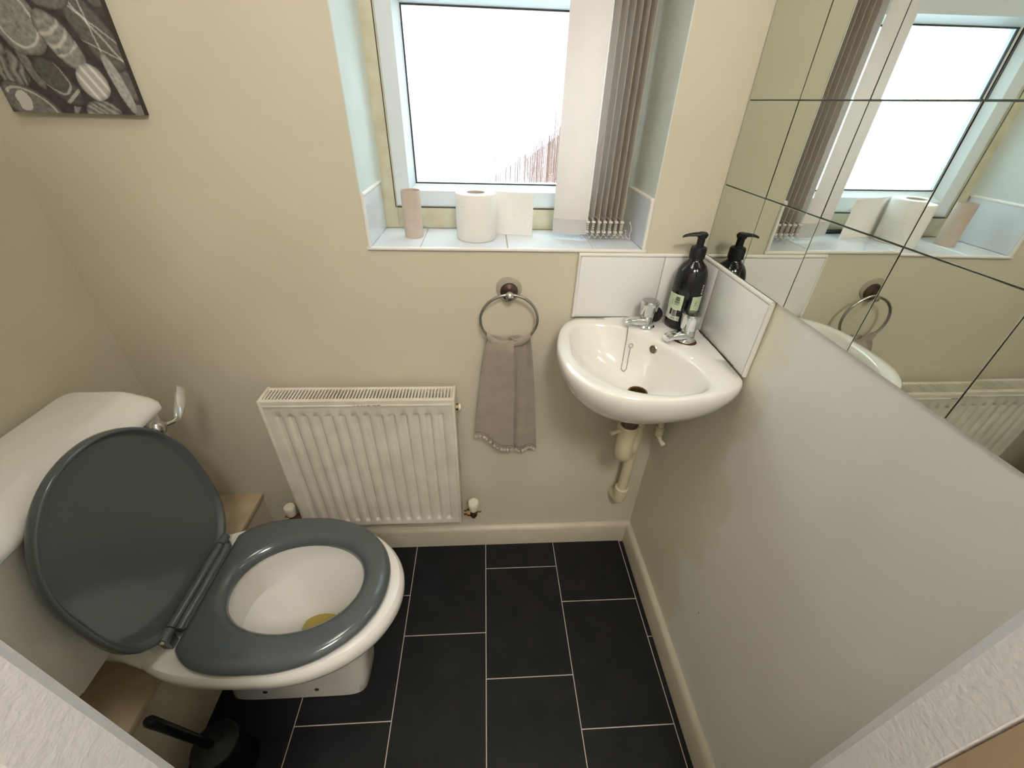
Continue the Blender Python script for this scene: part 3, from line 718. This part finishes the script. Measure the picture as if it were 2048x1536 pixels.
# ------------------------------------------------------------------ towel ring and towel
TX, TZ = -.4485, .942
tring = empty('towel_ring', (TX, 0, TZ)); tag(tring, 'round metal towel ring on the back wall between radiator and basin', 'towel ring')
m = MB(); m.lathe([(.030, 0), (.030, .0022), (.024, .0035), (.015, .0045)], (TX-.001, 0, TZ+.004), (0, -1, 0), 36, fr=lambda t, h: 1+.04*math.sin(3*t)); m.build('suction_plate', M['clear'], tring)
m = MB(); m.lathe([(.021, .0038), (.019, .008), (.010, .012), (.009, .026)], (TX, 0, TZ), (0, -1, 0), 30); m.build('mount', material('dark_tarnished_mount', rgb(92, 74, 66), .35, metal=.6, noise=.4, nscale=60), tring)
m = MB(); m.lathe([(.0065, .026), (.0095, .029), (.0100, .034), (.008, .039), (.003, .0415)], (TX, 0, TZ), (0, -1, 0), 24); m.build('knob', M['chrome'], tring)
RR = .0625; rc = Vector((TX, -.030, TZ-RR+.002))
m = MB(); m.tube([rc+Vector((RR*1.08*math.sin(2*PI*i/64), 0, RR*math.cos(2*PI*i/64))) for i in range(64)], .0033, 12, closed=True); m.build('ring', M['chrome_dull'], tring)
# hand towel folded over the ring
tw = empty('hand_towel', (TX, -.03, .46)); tag(tw, 'grey-beige hand towel with bobble fringe hanging from the towel ring', 'towel')
def panel(topL, topR, botL, botR, zt, zbL, zbR, y, folds, amp, ph, thick=.0035, bend=0):
    m = MB(); nu, nv = 40, 40; F = []; B = []
    for j in range(nv+1):
        v = j/nv
        for i in range(nu+1):
            u = i/nu
            xl = topL+(botL-topL)*(v**.75); xr = topR+(botR-topR)*(v**.75)
            x = xl+(xr-xl)*u
            zb = zbL+(zbR-zbL)*u+.006*math.sin(u*PI*2.2+ph)
            dz = RR*(1-math.sqrt(max(0, 1-((x-TX)/(RR*1.08))**2))) if v < .3 else 0
            z = zt+(zb-zt)*v
            a = amp*(.45+.55*math.exp(-3*v))
            yy = y+bend*(u if bend < 0 else 1-u)**3*(1 if v > .05 else v/.05)+a*math.sin(u*PI*folds+ph+.5*math.sin(v*3))+.003*math.sin(u*9+v*5+ph)
            if v < .10: yy += (.030+y*-1-.030)*0 + .007*(1-v/.10)**2; z += -.0035*(v/.10-1)**2*0
            F.append((x, yy, z))
    n1 = nu+1
    for (x, yy, z) in F: B.append((x, yy+thick, z))
    fs = []
    for j in range(nv):
        for i in range(nu):
            a = j*n1+i; fs.append((a, a+1, a+n1+1, a+n1)); b = a+len(F); fs.append((b, b+n1, b+n1+1, b+1))
    o = len(F)
    for i in range(nu): fs.append((i+1, i, o+i, o+i+1)); a = nv*n1+i; fs.append((a, a+1, o+a+1, o+a))
    for j in range(nv): a = j*n1; fs.append((a, a+n1, o+a+n1, o+a)); a = j*n1+nu; fs.append((a+n1, a, o+a, o+a+n1))
    m.add(F+B, fs); edge = [F[nv*n1+i] for i in range(nu+1)]
    return m, edge
zr = rc.z-RR
mA, eA = panel(TX-.052, TX+.012, TX-.087, TX+.020, zr+.010, .545, .492, -.047, 2.2, .0050, .4, bend=-.012)
mB, eB = panel(TX+.002, TX+.053, TX+.008, TX+.088, zr+.012, .488, .474, -.032, 2.4, .0055, 2.2, bend=.010)
mC, eC = panel(TX-.048, TX+.050, TX-.070, TX+.075, zr+.009, .55, .50, -.019, 3.2, .003, 1.0)
mA.build('front_left_fold', M['towel'], tw); mB.build('front_right_fold', M['towel'], tw); mC.build('back_layer', M['towel'], tw)
m = MB()                       # the fold lying over the ring
rs = []
for i in range(25):
    u = i/24; x = TX-.053+.106*u; dz = 0
    cz0 = rc.z-RR*math.sqrt(max(.02, 1-((x-TX)/(RR*1.08))**2)); r = .0062+.0012*math.sin(u*17)
    cc = Vector((x, -.030, cz0)); rs.append([cc+Vector((0, -r*1.25*math.cos(a*PI/8), r*(.9 if math.sin(a*PI/8) < 0 else .95)*math.sin(a*PI/8)+(-.004 if math.sin(a*PI/8) < 0 else 0))) for a in range(16)])
m.rings(rs); m.build('top_roll', M['towel'], tw)
bob = MB(); random.seed(4)
def bobbles(e, n, ox=0):
    for k in range(n):
        t = (k+.5)/n*(len(e)-1); i = int(t); p = Vector(e[i])
        l = .007; bob.tube([p+Vector((0, .001, .002)), p+Vector((0, .001, -l))], .0012, 5); bob.sphere(p+Vector((random.uniform(-.0008, .0008), .001, -l-.004)), .0056, 9, 6)
bobbles(eA, 11); bobbles(eB, 9)
bob.build('bobble_fringe', material('pale_bobble', rgb(182, 168, 156), .9, bump=.5, bscale=400), tw)
hm = MB()
for e in (eA, eB): hm.tube([Vector(p)+Vector((0, -.0012, .006)) for p in e], .0006, 5)
hm.build('hem_stitch', material('dark_stitching', rgb(110, 98, 88), .9), tw)

# ------------------------------------------------------------------ toilet
YT = -.394
to = empty('toilet', (-1.0, YT, 0)); tag(to, 'white close-coupled toilet with open grey seat lid, against the left wall', 'toilet')
def egg(xb, xf, w, z, n=72, pb=2.4, pf=2.0, xc=None, yc=YT, wmid=None):
    xc = xc if xc is not None else xb+(xf-xb)*.45
    out = []
    for i in range(n):
        t = 2*PI*i/n; c, s = math.cos(t), math.sin(t)
        p = pf if c > 0 else pb; a = (xf-xc) if c > 0 else (xc-xb)
        out.append((xc+a*math.copysign(abs(c)**(2/p), c), yc+w*math.copysign(abs(s)**(2/p), s), z))
    return out
XC = -.93
rs = [egg(-1.172, -.828, .060, 0, xc=XC, pb=9, pf=5), egg(-1.172, -.826, .0625, .004, xc=XC, pb=9, pf=5), egg(-1.165, -.818, .062, .06, xc=XC, pb=8, pf=5),
      egg(-1.16, -.808, .066, .15, xc=XC, pb=7, pf=4), egg(-1.17, -.792, .080, .22, xc=XC, pb=5, pf=3), egg(-1.185, -.770, .105, .27, xc=XC, pb=4, pf=2.4),
      egg(-1.20, -.745, .135, .31, xc=XC, pb=3.2, pf=2.15), egg(-1.212, -.728, .153, .332, xc=XC, pb=3.0, pf=2.1),
      egg(-1.214, -.722, .158, .340, xc=XC, pb=3.0, pf=2.1), egg(-1.226, -.704, .171, .352, xc=XC, pb=2.9, pf=2.05), egg(-1.235, -.696, .177, .368, xc=XC, pb=2.8), egg(-1.237, -.694, .179, .385, xc=XC, pb=2.8),
      egg(-1.236, -.697, .177, .397, xc=XC, pb=2.8), egg(-1.232, -.703, .172, .404, xc=XC, pb=2.8), egg(-1.20, -.715, .160, .407, xc=XC, pb=2.6)]
HX, HW_ = (-1.075, -.762), .123           # bowl opening
hole = lambda z, k=0: egg(HX[0]+k, HX[1]-k, HW_-k, z, xc=-.915, pb=2.1)
rs += [hole(.406, -.012), hole(.404, -.004), hole(.398, 0)]
# inner bowl: a steep back wall that ends in a crease, then the rounded bowl
H = hole(0); NH = len(H)
cx0, cy0 = -.915, YT+.012
def crease(i):
    t = 2*PI*i/NH; e = max(0, min(1, (-math.cos(t)+.35)/1.25)); return .392-.088*e*e*(3-2*e)
zc_ = [crease(i) for i in range(NH)]
rs.append([(H[i][0]+(cx0-H[i][0])*.03, H[i][1]+(cy0-H[i][1])*.03, (zc_[i]+.398)/2) for i in range(NH)])
rs.append([(H[i][0]+(cx0-H[i][0])*.07, H[i][1]+(cy0-H[i][1])*.07, zc_[i]) for i in range(NH)])
for k in range(1, 22):
    q = 1-k/22.0; r = []
    for i, (x, y, z) in enumerate(H):
        r.append((cx0+(x-cx0)*q*.93, cy0+(y-cy0)*q*.93, .180+(zc_[i]-.180)*max(0, (q-.3)/.7)**.85))
    rs.append(r)
m = MB(); m.rings(rs, True, True); m.build('pan', M['ceramic'], to, angle=32)
m = MB(); m.lathe([(.054, 0), (.001, 0)], (-.915, YT+.012, .203), n=32, cap0=False); m.build('water', M['water'], to)
for x in (-1.072, -.944):
    m = MB(); m.lathe([(.0055, .0), (.0055, .0035), (.004, .0042)], (x, YT-.0605, .048), (0, -1, 0), 16); m.build('bolt_hole', M['dark'], to)
# rear shelf of the pan running under the cistern
m = MB(); sh = []
for z, k in ((.345, .012), (.365, .003), (.385, 0), (.400, .002), (.406, .008)):
    pts = [(-1.365+k, YT-.105+k), (-1.25, YT-.118+k), (-1.225, YT-.122+k), (-1.17, YT-.140+k), (-1.12, YT-.145+k), (-1.12, YT+.145-k), (-1.17, YT+.140-k), (-1.225, YT+.122-k), (-1.25, YT+.118-k), (-1.365+k, YT+.105-k)]
    sh.append([(x, y, z) for x, y in pts])
m.rings(sh); m.build('pan_shelf', M['ceramic'], to, angle=50)
m = MB(); m.rings([[(-1.2015, YT+a, b) for a, b in ((-.05, .15), (.05, .15), (.06, .35), (-.06, .35))], [(-1.15, YT+a, b) for a, b in ((-.055, .10), (.055, .10), (.065, .36), (-.065, .36))]])
m.build('outlet_housing', M['ceramic'], to)
# cistern
def rrect(x0, x1, y0, y1, z, r=.03, n=6):
    out = []
    for cx, cy, a0 in ((x1-r, y1-r, 0), (x0+r, y1-r, 90), (x0+r, y0+r, 180), (x1-r, y0+r, 270)):
        for k in range(n+1):
            a = math.radians(a0+90*k/n); out.append((cx+r*math.cos(a), cy+r*math.sin(a), z))
    return out
CYR, CYL = -.183, -.615
m = MB(); rs = []
for t, z in ((0, .407), (.02, .412), (.25, .50), (.6, .62), (1, .757)):
    rs.append(rrect(-1.372, -1.232+.040*t**.8, CYL+.022*(1-t), CYR-.022*(1-t), z, .022))
m.rings(rs); cis = m.build('cistern', M['ceramic'], to, angle=40)
m = MB()
m.rings([rrect(-1.374, -1.186, CYL-.006, CYR+.004, .752, .026), rrect(-1.376, -1.182, CYL-.008, CYR+.006, .756, .026), rrect(-1.376, -1.183, CYL-.008, CYR+.006, .768, .026),
         rrect(-1.370, -1.192, CYL-.004, CYR+.003, .779, .028), rrect(-1.358, -1.218, CYL+.004, CYR-.004, .794, .026), rrect(-1.352, -1.228, CYL+.010, CYR-.008, .799, .024), rrect(-1.345, -1.236, CYL+.016, CYR-.014, .801, .022)])
m.build('cistern_lid', M['ceramic'], to, angle=50)
lv = empty('flush_lever', (-1.18, -.238, .742)); lv.parent = to; lv.location = Vector((-1.18, -.238, .742))-PL['toilet']
m = MB(); m.lathe([(.0145, -.022), (.0145, 0), (.0165, .004), (.0165, .012), (.013, .019), (.006, .023)], (-1.178, -.240, .742), (1, 0, 0), 28); m.build('lever_boss', M['chrome_dull'], lv)
m = MB(); m.tube([(-1.166, -.228, .738), (-1.158, -.212, .735), (-1.155, -.200, .737)], [.0045, .0042, .005], 10)
bp = [(-1.155, -.203, .736, .003, .006), (-1.157, -.190, .744, .0028, .0095), (-1.163, -.165, .757, .0025, .0115), (-1.170, -.145, .767, .0022, .011), (-1.173, -.136, .771, .0015, .009)]
rs = []
for x, y, z, th, hw in bp:
    rs.append([Vector((x, y, z))+Vector((.55, -.25, .80)).normalized()*0+Vector((-.75, 0, .66))*(hw*math.cos(2*PI*k/14))+Vector((.66, -.3, .70))*(th*math.sin(2*PI*k/14)) for k in range(14)])
m.rings(rs); m.build('lever_handle', M['chrome'], lv)
# seat ring
def seat_ring(xb, xf, w, z, pb, pf, trunc, xc=-.935):
    out = []
    for (x, y, zz) in egg(xb, xf, w, z, 96, pb, pf, xc): out.append((max(x, trunc), y, zz))
    return out
so_ = lambda z, k: seat_ring(-1.128+k, -.722-k, .173-k, z, 3.2, 2.05, -1.103+k)
si_ = lambda z, k: egg(-1.056+k, -.782-k, .101-k, z, 96, 2.1, 2.05, xc=-.920)
m = MB(); m.rings([si_(.411, -.002), so_(.411, .004), so_(.415, .0), so_(.424, 0), so_(.431, .004), so_(.4345, .011), so_(.436, .022),
                   si_(.4365, -.022), si_(.434, -.013), si_(.428, -.005), si_(.420, -.001), si_(.411, -.002)], False, False)
m.build('seat', M['greyplastic'], to, angle=70)
# hinge bar and knuckles
m = MB(); m.tube([(-1.108, YT-.094, .4345), (-1.108, YT+.094, .4345)], .0085, 16); m.tube([(-1.124, YT-.092, .438), (-1.124, YT+.092, .438)], .0095, 16)
m.bbox(-1.128, -1.098, YT-.09, YT+.09, .421, .436, .003); m.build('seat_hinge_bar', M['greyplastic'], to)
for sy in (-1, 1):
    m = MB(); m.tube([(-1.124, YT+sy*.0945, .4375), (-1.124, YT+sy*.118, .4375)], .0105, 16); m.bbox(-1.136, -1.116, YT+sy*.106-.010, YT+sy*.106+.010, .406, .436, .003)
    m.build('hinge', M['greyplastic'], to)
m = MB(); m.lathe([(.004, 0), (.004, .004)], (-1.124, YT-.116, .4375), (0, -1, 0), 12); m.build('hinge_pin', M['plasticwhite'], to)
# lid, leaning on the cistern
LA = math.atan2(.040, .39)
def lid_pt(s, y, d):   # s along the lid from the hinge, d depth toward the front of the toilet
    return (-1.132-s*math.sin(LA)+d*math.cos(LA), YT+y, .436+s*math.cos(LA)+d*math.sin(LA))
def lid_ring(k, d, tr=0):
    out = []
    for i in range(96):
        t = 2*PI*i/96; c, s = math.cos(t), math.sin(t)
        a = .202-k if c > 0 else .205-k; p = 2.05 if c > 0 else 3.3; w = .174-k
        ss_ = .188+a*math.copysign(abs(c)**(2/p), c); yy = w*math.copysign(abs(s)**(2/p), s)
        ss_ = max(ss_, -.004+tr)
        out.append(lid_pt(ss_, yy, d))
    return out
m = MB(); m.rings([lid_ring(.012, -.014), lid_ring(.004, -.012), lid_ring(0, -.006), lid_ring(0, .006), lid_ring(.002, .009), lid_ring(.005, .009), lid_ring(.008, .006, .004), lid_ring(.011, -.001, .007), lid_ring(.016, -.003, .012)])
m.build('seat_lid', M['greyplastic'], to, angle=60)

# ------------------------------------------------------------------ toilet brush
BX, BY = -1.105, -.580
br = empty('toilet_brush', (BX, BY, 0)); tag(br, 'black toilet brush in a round black holder on the floor beside the toilet', 'toilet brush')
m = MB(); m.lathe([(.052, 0), (.054, .004), (.050, .05), (.047, .115), (.0475, .122), (.043, .122), (.042, .114), (.044, .05), (.045, .01), (.001, .008)], (BX, BY, 0), n=40, cap1=False); m.build('holder', M['black'], br)
m = MB(); m.lathe([(.046, .123), (.044, .127), (.020, .131), (.013, .138)], (BX, BY, 0), n=36); m.build('brush_cap', M['blackmatt'], br)
m = MB(); m.tube([(BX, BY, .05), (BX-.003, BY-.004, .14), (BX-.020, BY-.020, .30), (BX-.025, BY-.025, .345), (BX-.0258, BY-.0258, .352)], [.007, .0085, .0095, .0098, .006], 18); m.build('handle', M['black'], br)
m = MB(); m.sphere((BX, BY, .06), .03, 14, 10, (1, 1, 1.2)); m.build('brush_head', M['bristle'], br)

# ------------------------------------------------------------------ things on the sill
SZ = WZ0
m = MB(); cc = (-.668, .088, SZ)
m.rings([[(cc[0]+r*math.cos(2*PI*i/32), cc[1]+r*math.sin(2*PI*i/32), SZ+z) for i in range(32)] for r, z in ((.0200, .0003), (.0212, .0003), (.0212, .100), (.0200, .100), (.0200, .0003))], False, False)
ct = m.build('cardboard_tube', M['card']); tag(ct, 'empty cardboard toilet roll tube standing at the left of the window sill', 'tube')
rl = empty('toilet_roll', (-.523, .080, SZ)); tag(rl, 'white toilet roll standing on the window sill with its loose end unrolled', 'toilet roll')
qx, qy = -.523, .082
m = MB(); m.rings([[(qx+r*math.cos(2*PI*i/56), qy+r*math.sin(2*PI*i/56), SZ+z) for i in range(56)] for r, z in ((.0215, .0005), (.044, .0005), (.0455, .003), (.0457, .097), (.044, .0992), (.0215, .0995), (.0215, .0005))], False, False)
m.build('paper', M['paper'], rl, angle=50)
m = MB(); m.rings([[(qx+r*math.cos(2*PI*i/32), qy+r*math.sin(2*PI*i/32), SZ+z) for i in range(32)] for r, z in ((.0195, .0008), (.0213, .0008), (.0213, .099), (.0195, .099), (.0195, .0008))], False, False)
m.build('core', M['card'], rl)
m = MB(); A = []; B = []; sh = catmull([(qx+.028, qy+.0375, 0), (qx+.046, qy+.034, 0), (qx+.075, qy+.030, 0), (qx+.105, qy+.026, 0), (qx+.132, qy+.018, 0)], 5)
A = [(p.x, p.y, SZ+.0008-.0+.004*math.sin(i*.2)*0) for i, p in enumerate(sh)]
n = len(sh); vs = [(p.x, p.y, SZ+.0008) for p in sh]+[(p.x, p.y, SZ+.098-.006*i/n) for i, p in enumerate(sh)]
vs += [(x, y+.0006, z) for x, y, z in vs]
fs = [(i, i+1, n+i+1, n+i) for i in range(n-1)]+[(2*n+i, 3*n+i, 3*n+i+1, 2*n+i+1) for i in range(n-1)]+[(n+i, n+i+1, 3*n+i+1, 3*n+i) for i in range(n-1)]+[(n-1, 3*n-1, 4*n-1, 2*n-1)]
m.add(vs, fs); m.build('loose_sheet', M['paper'], rl)
m = MB(); m.bbox(-.51, -.388, .148, .160, SZ+.0002, SZ+.009, .002); bs = m.build('black_strip', M['blackmatt']); tag(bs, 'thin black strip lying at the back of the sill behind the toilet roll', 'strip')

# ------------------------------------------------------------------ canvas print of pebbles
def veq(p, a, b): return 0
cvx0, cvx1, cvz0, cvz1 = -1.3225, -1.1045, 1.2712, 1.575
cv = empty('canvas_print', (-1.208, 0, cvz0)); tag(cv, 'black and white canvas print of smooth grey pebbles on the back wall', 'picture')
m = MB(); m.box(cvx0, cvx1, -.0115, -.0005, cvz0, cvz1); m.build('canvas_edge', M['canvas_edge'], cv, smooth=False)
# stones: centre, long half-axis, short half-axis, angle (deg), shade, kind
ST = [(-1.243, 1.393, .047, .037, 100, .17, 'ring'), (-1.176, 1.424, .030, .017, 0, .10, ''), (-1.188, 1.369, .041, .0225, -62, .17, 'stripe'),
      (-1.129, 1.380, .056, .026, -64, .075, 'vein'), (-1.163, 1.3135, .0255, .0235, -62, .30, 'stripe2'), (-1.219, 1.313, .040, .021, -55, .06, 'vein2'),
      (-1.2535, 1.330, .030, .0085, -75, .12, ''), (-1.292, 1.337, .038, .025, -60, .13, 'fine'), (-1.278, 1.277, .048, .026, -32, .12, 'blot'),
      (-1.166, 1.268, .029, .020, 0, .15, 'fine'), (-1.121, 1.312, .044, .0095, -78, .24, ''), (-1.106, 1.313, .026, .012, -70, .09, ''),
      (-1.103, 1.272, .012, .012, 0, .13, ''), (-1.205, 1.281, .018, .005, 55, .16, ''), (-1.29, 1.43, .035, .024, 30, .12, 'fine'),
      (-1.23, 1.462, .04, .024, 15, .18, 'stripe'), (-1.15, 1.46, .038, .026, -30, .13, 'ring'), (-1.29, 1.49, .03, .034, 0, .1, 'vein'), (-1.21, 1.512, .036, .022, -20, .15, 'fine'),
      (-1.135, 1.515, .034, .028, 40, .2, 'stripe2'), (-1.26, 1.55, .04, .026, 10, .13, 'ring'), (-1.17, 1.555, .035, .022, -15, .1, 'vein'), (-1.105, 1.56, .024, .02, 0, .16, ''), (-1.107, 1.44, .02, .03, 10, .07, '')]
from mathutils import noise as mn
def pebble(x, z):
    col = .022+.012*mn.noise(Vector((x*90, z*90, 0)))
    red = 1.15
    order = [13, 12, 11, 7, 6, 8, 9, 5, 3, 1, 14, 0, 2, 10, 4]+list(range(15, 24))
    for k in order:
        cx, cz, a, b, an, sh, kd = ST[k]
        t = math.radians(an); dx, dz = x-cx, z-cz
        u = (dx*math.cos(t)+dz*math.sin(t))/a; v = (-dx*math.sin(t)+dz*math.cos(t))/b
        wob = .05*mn.noise(Vector((x*45+k*7, z*45, 3)))
        r = (abs(u)**2.3+abs(v)**2.3)**(1/2.3)+wob
        if r < 1:
            g = sh*(.80+.35*mn.noise(Vector((x*160, z*160, k)))+.2*mn.noise(Vector((x*500, z*500, k))))
            if kd == 'ring':
                if .68 < r < .80: g = g+.20*(1-abs(r-.74)/.06)
            elif kd == 'stripe':
                q = math.sin(u*16+3*v*v+2*mn.noise(Vector((x*60, z*60, 1)))); g += .13*max(0, q)*(1 if -.6 < u < .45 else .2)
            elif kd == 'stripe2': g = sh*(.75+.55*max(0, math.sin(v*11+1.2)))
            elif kd == 'vein':
                for (aa, bb, cc2) in ((.3, .15, .04), (-.8, -.1, .035), (.9, .4, .03), (1.6, -.9, .03)):
                    if abs(v-aa*u-bb+.06*mn.noise(Vector((x*80, z*80, 5)))) < cc2*1.6: g += .14
            elif kd == 'vein2':
                q = abs(math.hypot(u+.5, v)-.95+.1*mn.noise(Vector((x*70, z*70, 9))));
                if q < .05: g += .13
                if abs(u-.62) < .06: g += .16
            elif kd == 'fine': g += .05*math.sin(u*14+v*10+4*mn.noise(Vector((x*50, z*50, 2))))
            elif kd == 'blot':
                if math.hypot((x+1.290)/.012, (z-1.284)/.016)+.4*mn.noise(Vector((x*80, z*80, 4))) < 1: g = .30
                q = abs(math.hypot(u, v)-.8)
                if q < .05 and v > 0: g += .15
            e = max(0, min(1, (1-r)/.22)); g *= .35+.65*(e**.6)
            col = max(g, .01); red = 1.03
    return col*red, col*.985, col*.90
nx_, nz_ = 190, 264
vs = []; cols_ = []
for j in range(nz_+1):
    z = cvz0+(cvz1-cvz0)*j/nz_
    for i in range(nx_+1):
        x = cvx0+(cvx1-cvx0)*i/nx_; vs.append((x, -.0120, z)); cols_.append(pebble(x+.0050, z-.0032))
fs = [(j*(nx_+1)+i, j*(nx_+1)+i+1, (j+1)*(nx_+1)+i+1, (j+1)*(nx_+1)+i) for j in range(nz_) for i in range(nx_)]
m = MB(); m.add(vs, fs)
pm = material('pebble_print', (1, 1, 1, 1), .75); at = pm.node_tree.nodes.new('ShaderNodeAttribute'); at.attribute_name = 'print'
mul = pm.node_tree.nodes.new('ShaderNodeMix'); mul.data_type = 'RGBA'; mul.blend_type = 'MULTIPLY'; mul.inputs[0].default_value = 1; mul.inputs[7].default_value = (1.9, 1.9, 1.9, 1)
pm.node_tree.links.new(at.outputs['Color'], mul.inputs[6]); pm.node_tree.links.new(mul.outputs[2], pm.node_tree.nodes['Principled BSDF'].inputs['Base Color'])
pr = m.build('printed_canvas', pm, cv, smooth=False)
ca = pr.data.color_attributes.new('print', 'FLOAT_COLOR', 'POINT')
buf = []
for c in cols_: buf += [c[0], c[1], c[2], 1.0]
ca.data.foreach_set('color', buf)
